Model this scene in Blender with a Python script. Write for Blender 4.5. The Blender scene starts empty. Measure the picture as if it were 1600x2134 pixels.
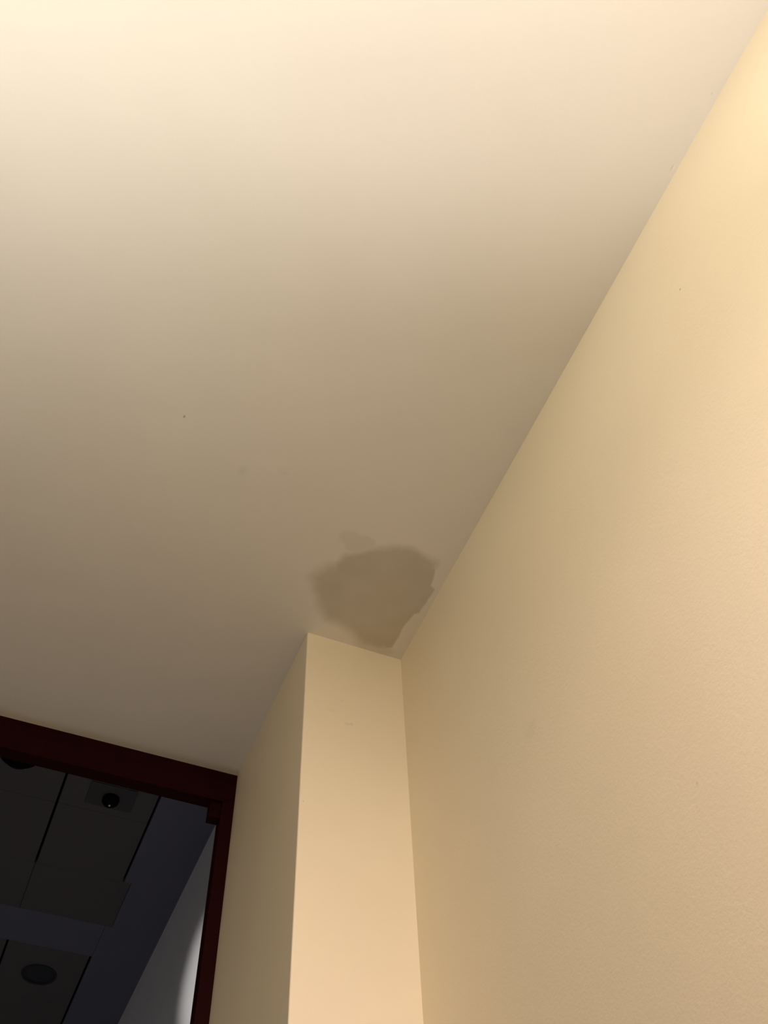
import bpy, bmesh, math, random
from mathutils import Vector, Matrix, noise

sc = bpy.context.scene
COL = sc.collection
random.seed(4)

# ------------------------------------------------------------------ camera
EYE = 1.45                      # height of the phone above the floor
cam_d = bpy.data.cameras.new('camera')
cam = bpy.data.objects.new('camera', cam_d)
COL.objects.link(cam)
cam_d.sensor_fit = 'HORIZONTAL'
cam_d.sensor_width = 36.0
cam_d.lens = 36.0 * 2135.47 / 1600.0
cam_d.clip_start = 0.02
right = Vector((0.92248657, -0.38495055, -0.0288374))
fwd = Vector((0.23761012, 0.50735132, 0.82833331))
up = Vector((-0.30423667, -0.77097841, 0.55949293))
m = Matrix((right, up, -fwd)).transposed().to_4x4()
m.translation = Vector((0.0, 0.0, EYE))
cam.matrix_world = m
sc.camera = cam

# ------------------------------------------------------------------ world, exposure
world = bpy.data.worlds.new('world')
sc.world = world
world.use_nodes = True
world.node_tree.nodes['Background'].inputs[0].default_value = (0.05, 0.055, 0.07, 1)
world.node_tree.nodes['Background'].inputs[1].default_value = 0.05
sc.view_settings.view_transform = 'Standard'
sc.view_settings.look = 'None'
sc.view_settings.exposure = 0.05
sc.view_settings.gamma = 1.0
sc.view_settings.use_curve_mapping = False
sc.cycles.sample_clamp_indirect = 0.0
sc.cycles.diffuse_bounces = 8
sc.cycles.max_bounces = 12

# ------------------------------------------------------------------ lights
def light(name, kind, loc, power, color, **kw):
    d = bpy.data.lights.new(name, kind)
    d.energy = power
    d.color = color
    for k, v in kw.items():
        setattr(d, k, v)
    o = bpy.data.objects.new(name, d)
    COL.objects.link(o)
    o.location = (loc[0], loc[1], loc[2] + EYE)
    return o

def aim(o, d):
    o.rotation_euler = Vector(d).to_track_quat('-Z', 'Y').to_euler()
    return o

# the lit room: two uplights and two unseen soft spots added to brighten pillar and wall, all behind and above the photographer
aim(light('uplight', 'SPOT', (-0.534, 0.016, 0.654), 28.09, (1.0, 0.943, 0.813), spot_size=math.radians(138.7), spot_blend=0.84,
          shadow_soft_size=0.040), (0.027, 0.067, 1.026))
aim(light('uplight', 'SPOT', (0.32, -0.196, 0.84), 6.67, (1.0, 0.9, 0.841), spot_size=math.radians(145.3), spot_blend=0.10,
          shadow_soft_size=0.100), (-0.257, -0.443, 1.049))
aim(light('added_spot', 'SPOT', (0.321, -0.398, 0.852), 39.54, (1.0, 0.749, 0.76), spot_size=math.radians(109.5), spot_blend=1.00,
          shadow_soft_size=0.178), (0.022, 0.778, -0.543))
aim(light('added_spot', 'SPOT', (-0.253, -0.474, 1.268), 44.59, (1.0, 0.871, 0.705), spot_size=math.radians(120.2), spot_blend=1.00,
          shadow_soft_size=0.050), (0.547, 0.662, -0.614))
# the dark room: an added, unseen cool fill lamp beside the doorway and a small spot on the grey wall
aim(light('cool_fill', 'AREA', (-0.75, 1.95, -0.5), 4.8, (0.74, 0.84, 1.0), shape='RECTANGLE', size=0.6, size_y=0.8), (0.75, 0.9, 0.25))
aim(light('dark_room_spot', 'SPOT', (-0.35, 1.78, 1.02), 42.0, (1.0, 0.965, 0.94), spot_size=math.radians(18.5), spot_blend=0.9,
          shadow_soft_size=0.02), (0.906, 0.655, 0.505))
#LIGHTS_END

# ------------------------------------------------------------------ materials
def base_mat(name, color, rough=0.6, spec=0.3):
    mt = bpy.data.materials.new(name)
    mt.use_nodes = True
    b = mt.node_tree.nodes['Principled BSDF']
    b.inputs['Base Color'].default_value = (*color, 1)
    b.inputs['Roughness'].default_value = rough
    b.inputs['Specular IOR Level'].default_value = spec
    return mt, mt.node_tree, b

def paint(name, color, rough=0.65, bump=0.05, scale=220.0, var=0.02, spec=0.25, marks=()):
    """rolled emulsion: faint roller stipple in the relief, a little uneven colour, small marks of wear and painted ridge shading"""
    mt, nt, b = base_mat(name, color, rough, spec)
    N, L = nt.nodes, nt.links
    geo = N.new('ShaderNodeNewGeometry')
    n1 = N.new('ShaderNodeTexNoise'); n1.inputs['Scale'].default_value = scale
    n1.inputs['Detail'].default_value = 3
    L.new(geo.outputs['Position'], n1.inputs['Vector'])
    bp = N.new('ShaderNodeBump'); bp.inputs['Strength'].default_value = bump
    bp.inputs['Distance'].default_value = 0.002
    L.new(n1.outputs['Fac'], bp.inputs['Height'])
    L.new(bp.outputs['Normal'], b.inputs['Normal'])
    n2 = N.new('ShaderNodeTexNoise'); n2.inputs['Scale'].default_value = 3.5
    n2.inputs['Detail'].default_value = 4
    L.new(geo.outputs['Position'], n2.inputs['Vector'])
    mr = N.new('ShaderNodeMapRange')
    mr.inputs['From Min'].default_value = 0.3; mr.inputs['From Max'].default_value = 0.7
    mr.inputs['To Min'].default_value = 1 - var; mr.inputs['To Max'].default_value = 1 + var
    L.new(n2.outputs['Fac'], mr.inputs['Value'])
    vm = N.new('ShaderNodeVectorMath'); vm.operation = 'MULTIPLY'
    vm.inputs[0].default_value = color
    L.new(mr.outputs['Result'], vm.inputs[1])
    out = vm.outputs['Vector']
    for (pos, size, dark) in marks:            # specks, scuffs and painted ridge shading, as soft ellipsoids
        sb = N.new('ShaderNodeVectorMath'); sb.operation = 'SUBTRACT'
        L.new(geo.outputs['Position'], sb.inputs[0])
        sb.inputs[1].default_value = (pos[0], pos[1], pos[2] + EYE)
        dv = N.new('ShaderNodeVectorMath'); dv.operation = 'DIVIDE'
        L.new(sb.outputs['Vector'], dv.inputs[0]); dv.inputs[1].default_value = size
        ln = N.new('ShaderNodeVectorMath'); ln.operation = 'LENGTH'
        L.new(dv.outputs['Vector'], ln.inputs[0])
        r = N.new('ShaderNodeMapRange'); r.interpolation_type = 'SMOOTHSTEP'
        r.inputs['From Min'].default_value = 0.2; r.inputs['From Max'].default_value = 1.0
        r.inputs['To Min'].default_value = dark; r.inputs['To Max'].default_value = 1.0
        L.new(ln.outputs['Value'], r.inputs['Value'])
        mu = N.new('ShaderNodeVectorMath'); mu.operation = 'MULTIPLY'
        L.new(out, mu.inputs[0]); L.new(r.outputs['Result'], mu.inputs[1])
        out = mu.outputs['Vector']
    L.new(out, b.inputs['Base Color'])
    return mt

CEIL_COL = (0.80, 0.775, 0.725)
WALL_COL = (0.82, 0.732, 0.545)
M_ceiling = paint('ceiling_paint', CEIL_COL, marks=[
    ((0.0467, 0.8066, 1.4), (0.0024, 0.004, 0.004), 0.55),
    ((0.1607, 0.868, 1.4), (0.010, 0.014, 0.01), 0.94),
    ((0.222, 0.8466, 1.4), (0.014, 0.008, 0.01), 0.96),
    ((0.5478, 0.1944, 1.4), (0.0016, 0.007, 0.004), 0.86),  # shaded side of a paint ridge, painted into the colour
    ((0.5502, 0.1944, 1.4), (0.0016, 0.007, 0.004), 1.07),  # lit side of the same ridge, painted lighter
    ((0.5458, 0.0928, 1.4), (0.0016, 0.0025, 0.004), 0.88)])  # painted shade of a smaller ridge
M_wall = paint('cream_wall_paint', WALL_COL, rough=0.5, bump=0.09, scale=260, spec=0.35, marks=[
    ((0.5556, 0.290, 1.1945), (0.004, 0.0022, 0.0026), 0.5),
    ((0.5556, 0.788, 0.903), (0.01, 0.022, 0.02), 0.955),
    ((0.5556, 0.550, 0.622), (0.004, 0.0022, 0.003), 0.8)])
M_pillar = paint('cream_pillar_paint', WALL_COL, rough=0.5, bump=0.07, scale=240, spec=0.35, marks=[
    ((0.451, 1.1473, 1.203), (0.008, 0.01, 0.004), 0.90),
    ((0.4585, 1.1473, 1.2055), (0.0045, 0.01, 0.004), 0.86),
    ((0.441, 1.1473, 1.253), (0.004, 0.01, 0.0025), 0.91),
    ((0.424, 1.1473, 1.224), (0.012, 0.01, 0.005), 0.96),
    ((0.381, 1.1473, 1.022), (0.002, 0.01, 0.002), 0.8),
    ((0.3747, 1.254, 0.942), (0.004, 0.003, 0.003), 1.16)])
M_left_wall = paint('tan_wall_paint', (0.56, 0.49, 0.37), rough=0.6)
M_grey_wall = paint('grey_wall_paint', (0.80, 0.79, 0.785), rough=0.7, bump=0.04)
M_blue_grey = paint('blue_grey_ceiling', (0.135, 0.135, 0.172), rough=0.8)  # bluer and lighter tone than the tiles beside it
M_tile = paint('brown_grey_tile', (0.108, 0.099, 0.097), rough=0.85, bump=0.1, scale=150)
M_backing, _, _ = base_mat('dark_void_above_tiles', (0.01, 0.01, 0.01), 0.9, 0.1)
M_black, _, _ = base_mat('black_plastic', (0.003, 0.003, 0.003), 0.7, 0.04)
M_plate, _, _ = base_mat('dark_grey_metal', (0.064, 0.060, 0.058), 0.6, 0.3)
M_glint, _, _ = base_mat('painted_glint', (0.9, 0.9, 0.85), 0.2, 0.5)  # pale colour standing in for a glint on the black dome
M_trimdark, _, _ = base_mat('dark_downlight_trim', (0.046, 0.049, 0.056), 0.9, 0.03)
M_pale_floor = paint('pale_floor_tile', (0.78, 0.74, 0.66), rough=0.6, bump=0.02)
M_floor = paint('brown_carpet', (0.30, 0.24, 0.18), rough=0.95, bump=0.4, scale=400)

def wood(name):
    mt, nt, b = base_mat(name, (0.02, 0.001, 0.001), 0.6, 0.08)
    N, L = nt.nodes, nt.links
    tc = N.new('ShaderNodeTexCoord')
    mp = N.new('ShaderNodeMapping'); mp.inputs['Scale'].default_value = (6, 90, 90)
    L.new(tc.outputs['Object'], mp.inputs['Vector'])
    n = N.new('ShaderNodeTexNoise'); n.inputs['Scale'].default_value = 2.0; n.inputs['Detail'].default_value = 5
    L.new(mp.outputs['Vector'], n.inputs['Vector'])
    cr = N.new('ShaderNodeValToRGB')
    cr.color_ramp.elements[0].position = 0.3; cr.color_ramp.elements[0].color = (0.0155, 0.0002, 0.0002, 1)
    cr.color_ramp.elements[1].position = 0.75; cr.color_ramp.elements[1].color = (0.0205, 0.0004, 0.0004, 1)
    L.new(n.outputs['Fac'], cr.inputs['Fac'])
    L.new(cr.outputs['Color'], b.inputs['Base Color'])
    return mt
M_wood = wood('dark_red_stained_wood')

# ------------------------------------------------------------------ mesh helpers (z given relative to the eye)
def obj(name, bm, mat, parent=None, smooth=False):
    me = bpy.data.meshes.new(name)
    bmesh.ops.recalc_face_normals(bm, faces=bm.faces)
    bm.to_mesh(me); bm.free()
    if smooth:
        for p in me.polygons: p.use_smooth = True
    me.materials.append(mat)
    o = bpy.data.objects.new(name, me)
    COL.objects.link(o)
    if parent is not None: o.parent = parent
    return o

def box(bm, lo, hi, bevel=0.0, off=EYE):
    vs = [bm.verts.new((x, y, z + off)) for x in (lo[0], hi[0]) for y in (lo[1], hi[1]) for z in (lo[2], hi[2])]
    fs = []
    for q in ((0, 1, 3, 2), (4, 6, 7, 5), (0, 4, 5, 1), (2, 3, 7, 6), (0, 2, 6, 4), (1, 5, 7, 3)):
        fs.append(bm.faces.new([vs[i] for i in q]))
    if bevel > 0:
        es = {e for f in fs for e in f.edges}
        bmesh.ops.bevel(bm, geom=list(es), offset=bevel, segments=2, affect='EDGES', profile=0.5)

def slab(name, lo, hi, mat, parent=None, bevel=0.0):
    bm = bmesh.new(); box(bm, lo, hi, bevel)
    return obj(name, bm, mat, parent)

def lathe(bm, profile, seg=40, center=(0, 0, 0)):
    rings = []
    for (r, z) in profile:
        if r < 1e-6:
            rings.append([bm.verts.new((center[0], center[1], center[2] + z))])
        else:
            rings.append([bm.verts.new((center[0] + r * math.cos(2 * math.pi * k / seg),
                                        center[1] + r * math.sin(2 * math.pi * k / seg), center[2] + z)) for k in range(seg)])
    for a, b in zip(rings, rings[1:]):
        for k in range(seg):
            i, j = k, (k + 1) % seg
            if len(a) == 1 and len(b) == 1: continue
            if len(a) == 1: bm.faces.new((a[0], b[j], b[i]))
            elif len(b) == 1: bm.faces.new((a[i], a[j], b[0]))
            else: bm.faces.new((a[i], a[j], b[j], b[i]))

def structure(o, label=None):
    o['kind'] = 'structure'
    if label: o['label'] = label
    return o

def thing(name, loc, label, cat, group=None):
    o = bpy.data.objects.new(name, None)
    COL.objects.link(o)
    o.empty_display_size = 0.05
    o.location = (loc[0], loc[1], loc[2] + EYE)
    o['label'] = label; o['category'] = cat
    if group: o['group'] = group
    return o

# ------------------------------------------------------------------ the setting: near room
XR, YA, XL, YC, H, ZH = 0.5556, 1.1473, 0.3747, 1.5473, 1.40, 2.058
XLEFT, YBACK, YFAR = -1.75, -2.4, 6.0

structure(slab('floor', (XLEFT - 0.12, YBACK - 0.12, -EYE - 0.1), (XR + 0.12, 1.56, -EYE), M_pale_floor))
structure(slab('floor', (XLEFT - 0.12, 1.56, -EYE - 0.1), (XR + 0.12, YFAR + 0.12, -EYE), M_floor))
ceiling = structure(slab('ceiling', (XLEFT, YBACK, H), (XR, 1.575, H + 0.02), M_ceiling),
                    'pale cream painted ceiling of the lit room above the pillar')
structure(slab('wall_right', (XR, YBACK - 0.12, -EYE), (XR + 0.12, 1.63, ZH + 0.05), M_wall),
          'long cream painted wall on the right of the pillar')
structure(slab('wall_left', (XLEFT - 0.12, YBACK - 0.12, -EYE), (XLEFT, 1.575, H + 0.02), M_left_wall))
structure(slab('wall_back', (XLEFT, YBACK - 0.12, -EYE), (XR, YBACK, H + 0.02), M_wall))

# wall with the doorway, between the two rooms
bm = bmesh.new()
box(bm, (0.3760, 1.5750, -EYE), (XR, 1.6300, H + 0.02))
box(bm, (XLEFT - 0.12, 1.5750, -EYE), (-0.6200, 1.6300, H + 0.02))
box(bm, (XLEFT - 0.12, 1.5750, H + 0.02), (XR, 1.6300, ZH + 0.05))
structure(obj('wall_front', bm, M_grey_wall), 'partition wall around the dark red doorway')

# boxed-in pillar in the corner
bm = bmesh.new()
vs = {}
box(bm, (XL, YA, -EYE), (XR, 1.575, H))
e = [ed for ed in bm.edges if all(abs(v.co.x - XL) < 1e-5 and abs(v.co.y - YA) < 1e-5 for v in ed.verts)]
bmesh.ops.bevel(bm, geom=e, offset=0.0022, segments=3, affect='EDGES', profile=0.5)
structure(obj('wall_pillar', bm, M_pillar), 'square cream painted pillar standing in the corner between wall and dark red doorway')

# darker repair patch left unpainted on the ceiling by the pillar head
PATCH = [(0.3356, 1.0257), (0.343, 1.0103), (0.3531, 0.9967), (0.367, 0.9871), (0.3752, 0.9634), (0.3885, 0.9528),
         (0.4022, 0.9433), (0.4244, 0.9279), (0.4512, 0.9133), (0.4783, 0.9094), (0.5053, 0.9151), (0.5258, 0.9207),
         (0.5336, 0.9482), (0.537, 0.9708), (0.5475, 0.9738), (0.5436, 1.0012), (0.5429, 1.0335), (0.5351, 1.0395),
         (0.53, 1.0652), (0.5302, 1.0983), (0.5285, 1.125), (0.5084, 1.1359), (0.4773, 1.1403), (0.4588, 1.1291),
         (0.4456, 1.1191), (0.4165, 1.1094), (0.3947, 1.106), (0.3752, 1.0842), (0.358, 1.0621)]

def sdist(p, poly):
    inside, best, bi = False, 1e9, 0
    n = len(poly)
    for i in range(n):
        a, b = poly[i], poly[(i + 1) % n]
        if (a[1] > p[1]) != (b[1] > p[1]) and p[0] < (b[0] - a[0]) * (p[1] - a[1]) / (b[1] - a[1]) + a[0]:
            inside = not inside
        dx, dy = b[0] - a[0], b[1] - a[1]
        t = max(0, min(1, ((p[0] - a[0]) * dx + (p[1] - a[1]) * dy) / (dx * dx + dy * dy)))
        d = math.hypot(p[0] - a[0] - t * dx, p[1] - a[1] - t * dy)
        if d < best: best, bi = d, i + t
    return (best if inside else -best), bi

def smooth01(x):
    x = max(0.0, min(1.0, x)); return x * x * (3 - 2 * x)

def patch_mask(x, y):
    wob = noise.noise(Vector((x * 45, y * 45, 0.3))) * 0.004 + noise.noise(Vector((x * 160, y * 160, 1.7))) * 0.0015
    d, t = sdist((x, y), PATCH)
    crisp = 11.5 < t < 20.5                        # the scraped edge along the wall
    w = 0.002 if crisp else (0.016 if (t < 3 or t > 21.5) else 0.010)
    mk = smooth01((d + (wob * 0.5 if crisp else wob) + w) / (2 * w))
    if not crisp and -0.03 < d: mk = max(mk, 0.0)
    # faint wash of compound above the patch and down to the pillar
    b1 = math.hypot((x - 0.388) / 0.040, (y - 0.932) / 0.024) + wob * 90
    mk = max(mk, 0.30 * smooth01((1.15 - b1) / 0.5))
    b2 = math.hypot((x - 0.500) / 0.040, (y - 1.136) / 0.014) + wob * 25
    mk = max(mk, 0.40 * smooth01((1.2 - b2) / 0.5))
    mk *= 0.94 + 0.10 * noise.noise(Vector((x * 30, y * 30, 5.0)))
    return mk

bm = bmesh.new()
lay = bm.loops.layers.float_color.new('mask')
nx, ny = 150, 140
x0, x1, y0, y1 = 0.315, 0.5550, 0.885, 1.1470
grid, mk = [], []
for j in range(ny + 1):
    row, mrow = [], []
    for i in range(nx + 1):
        x, y = x0 + (x1 - x0) * i / nx, y0 + (y1 - y0) * j / ny
        k = patch_mask(x, y)
        relief = 0.00005 * noise.noise(Vector((x * 90, y * 90, 9.0))) if k > 0.5 else 0.0
        row.append(bm.verts.new((x, y, H - 0.00005 - 0.00025 * k + relief + EYE))); mrow.append(k)
    grid.append(row); mk.append(mrow)
for j in range(ny):
    for i in range(nx):
        ids = ((j, i), (j, i + 1), (j + 1, i + 1), (j + 1, i))
        if max(mk[a][b] for a, b in ids) > 0.004:
            f = bm.faces.new([grid[a][b] for a, b in ids])
            for lp, (a, b) in zip(f.loops, ids):
                lp[lay] = (mk[a][b],) * 3 + (1.0,)
for v in [v for v in bm.verts if not v.link_faces]: bm.verts.remove(v)
M_patch = paint('bare_compound', CEIL_COL)
nt = M_patch.node_tree
pb = nt.nodes['Principled BSDF']
src = pb.inputs['Base Color'].links[0].from_socket
at = nt.nodes.new('ShaderNodeVertexColor'); at.layer_name = 'mask'
mx = nt.nodes.new('ShaderNodeMix'); mx.data_type = 'RGBA'
mu = nt.nodes.new('ShaderNodeVectorMath'); mu.operation = 'MULTIPLY'
nt.links.new(src, mu.inputs[0]); mu.inputs[1].default_value = (0.715, 0.69, 0.625)
nt.links.new(at.outputs['Color'], mx.inputs['Factor'])
nt.links.new(src, mx.inputs['A']); nt.links.new(mu.outputs['Vector'], mx.inputs['B'])
nt.links.new(mx.outputs['Result'], pb.inputs['Base Color'])
patch = obj('repair_patch', bm, M_patch, ceiling, smooth=True)
patch['label'] = 'darker bare repair patch with ragged edges'

# ------------------------------------------------------------------ dark red door frame
door = structure(slab('door_1', (-0.6200, YC, 1.3290), (XL, 1.575, H), M_wood), 'dark red wooden door frame tight under the ceiling')
structure(slab('door_jamb', (0.3506, YC, -EYE), (XL, 1.575, 1.3290), M_wood, door))
structure(slab('door_jamb', (-0.6200, YC, -EYE), (-0.5959, 1.575, 1.3290), M_wood, door))
structure(slab('corner_block', (0.3297, 1.5530, 1.2929), (0.3506, 1.575, 1.3290), M_wood, door, 0.0008))

# ------------------------------------------------------------------ the dark room beyond
structure(slab('wall_corridor', (XR, 1.63, -EYE), (XR + 0.12, YFAR + 0.12, ZH + 0.05), M_grey_wall),
          'grey wall of the dark room behind the door frame')
structure(slab('wall_far', (XLEFT - 0.12, YFAR, -EYE), (XR, YFAR + 0.12, ZH + 0.05), M_grey_wall))
structure(slab('wall_dark_left', (XLEFT - 0.12, 1.63, -EYE), (XLEFT, YFAR, ZH + 0.05), M_grey_wall))
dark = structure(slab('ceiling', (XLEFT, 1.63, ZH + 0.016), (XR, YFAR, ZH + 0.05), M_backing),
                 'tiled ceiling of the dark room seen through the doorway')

SLOT, JOINT = 0.0036, 0.0005
def tile(name, xa, xb, ya, yb, mat):
    return slab(name, (xa, ya, ZH), (xb, yb, ZH + 0.016), mat, dark, 0.0015)
cols = [0.366 - 0.277 * k for k in range(8)]
cols = [c for c in cols if c > XLEFT] + [XLEFT]
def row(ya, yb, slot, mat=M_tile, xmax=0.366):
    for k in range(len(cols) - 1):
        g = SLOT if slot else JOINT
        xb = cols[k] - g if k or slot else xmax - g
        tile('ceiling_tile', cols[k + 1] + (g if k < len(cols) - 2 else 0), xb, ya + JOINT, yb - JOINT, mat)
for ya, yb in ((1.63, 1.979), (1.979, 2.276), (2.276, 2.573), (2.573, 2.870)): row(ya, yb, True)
row(2.870, 3.115, False, M_tile, 0.392)
tile('blue_grey_strip', XLEFT, 0.370, 3.115 + JOINT, 3.300 - JOINT, M_blue_grey)
yy = 3.300
while yy < YFAR - 0.1:
    row(yy, min(yy + 0.32, YFAR), True); yy += 0.32
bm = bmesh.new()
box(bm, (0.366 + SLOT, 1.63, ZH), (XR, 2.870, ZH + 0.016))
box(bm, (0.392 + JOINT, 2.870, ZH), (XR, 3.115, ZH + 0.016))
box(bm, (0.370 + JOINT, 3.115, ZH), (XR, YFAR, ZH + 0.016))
obj('blue_grey_border', bm, M_blue_grey, dark)

# square plate with a black dome and a pale nub painted as its glint
t = thing('ceiling_spotlight', (0.233, 2.495, ZH), 'square dark plate with black dome and painted glint just below the red door head',
          'ceiling light')
def local(name, bm, mat, parent, smooth=False): return obj(name, bm, mat, parent, smooth)
bm = bmesh.new(); box(bm, (-0.070, -0.054, -0.004), (0.068, 0.046, 0.0), 0.0015, 0.0)
local('plate', bm, M_plate, t)
bm = bmesh.new()
lathe(bm, [(0, -0.0045), (0.024, -0.0045), (0.025, -0.010), (0.024, -0.018), (0.018, -0.025), (0.009, -0.028), (0, -0.029)])
local('dome', bm, M_black, t, True)
bm = bmesh.new()
lathe(bm, [(0, -0.027), (0.0026, -0.028), (0.0032, -0.030), (0.0024, -0.032), (0, -0.033)], 20)
local('lens', bm, M_glint, t, True)  # small pale nub in place of a reflected highlight

# round dark downlights
def downlight(x, y, r, label):
    t = thing('downlight', (x, y, ZH), label, 'ceiling light')
    bm = bmesh.new()
    lathe(bm, [(r * 0.90, -0.001), (r * 0.92, -0.004), (r * 0.98, -0.0045), (r, -0.002), (r, 0.0), (r * 0.90, 0.0), (r * 0.90, -0.001)], 48)
    local('trim_ring', bm, M_trimdark, t, True)
    bm = bmesh.new()
    lathe(bm, [(0, -0.0005), (r * 0.5, -0.0008), (r * 0.9, -0.002), (r * 0.9, 0.0), (0, 0.0)], 48)
    local('baffle', bm, M_trimdark, t, True)
    return t
downlight(0.226, 3.460, 0.060, 'round dark downlight low in the doorway, below the square plate')
t = thing('dome_light', (-0.052, 2.405, ZH), 'black dome half hidden by the red door head at far left', 'ceiling light')
bm = bmesh.new()
lathe(bm, [(0, 0.0), (0.056, 0.0), (0.056, -0.006), (0.052, -0.010), (0, -0.010)], 48)
local('base_ring', bm, M_black, t, True)
bm = bmesh.new()
lathe(bm, [(0.046, -0.010), (0.044, -0.018), (0.036, -0.026), (0.020, -0.031), (0, -0.033)], 48)
local('dome', bm, M_black, t, True)
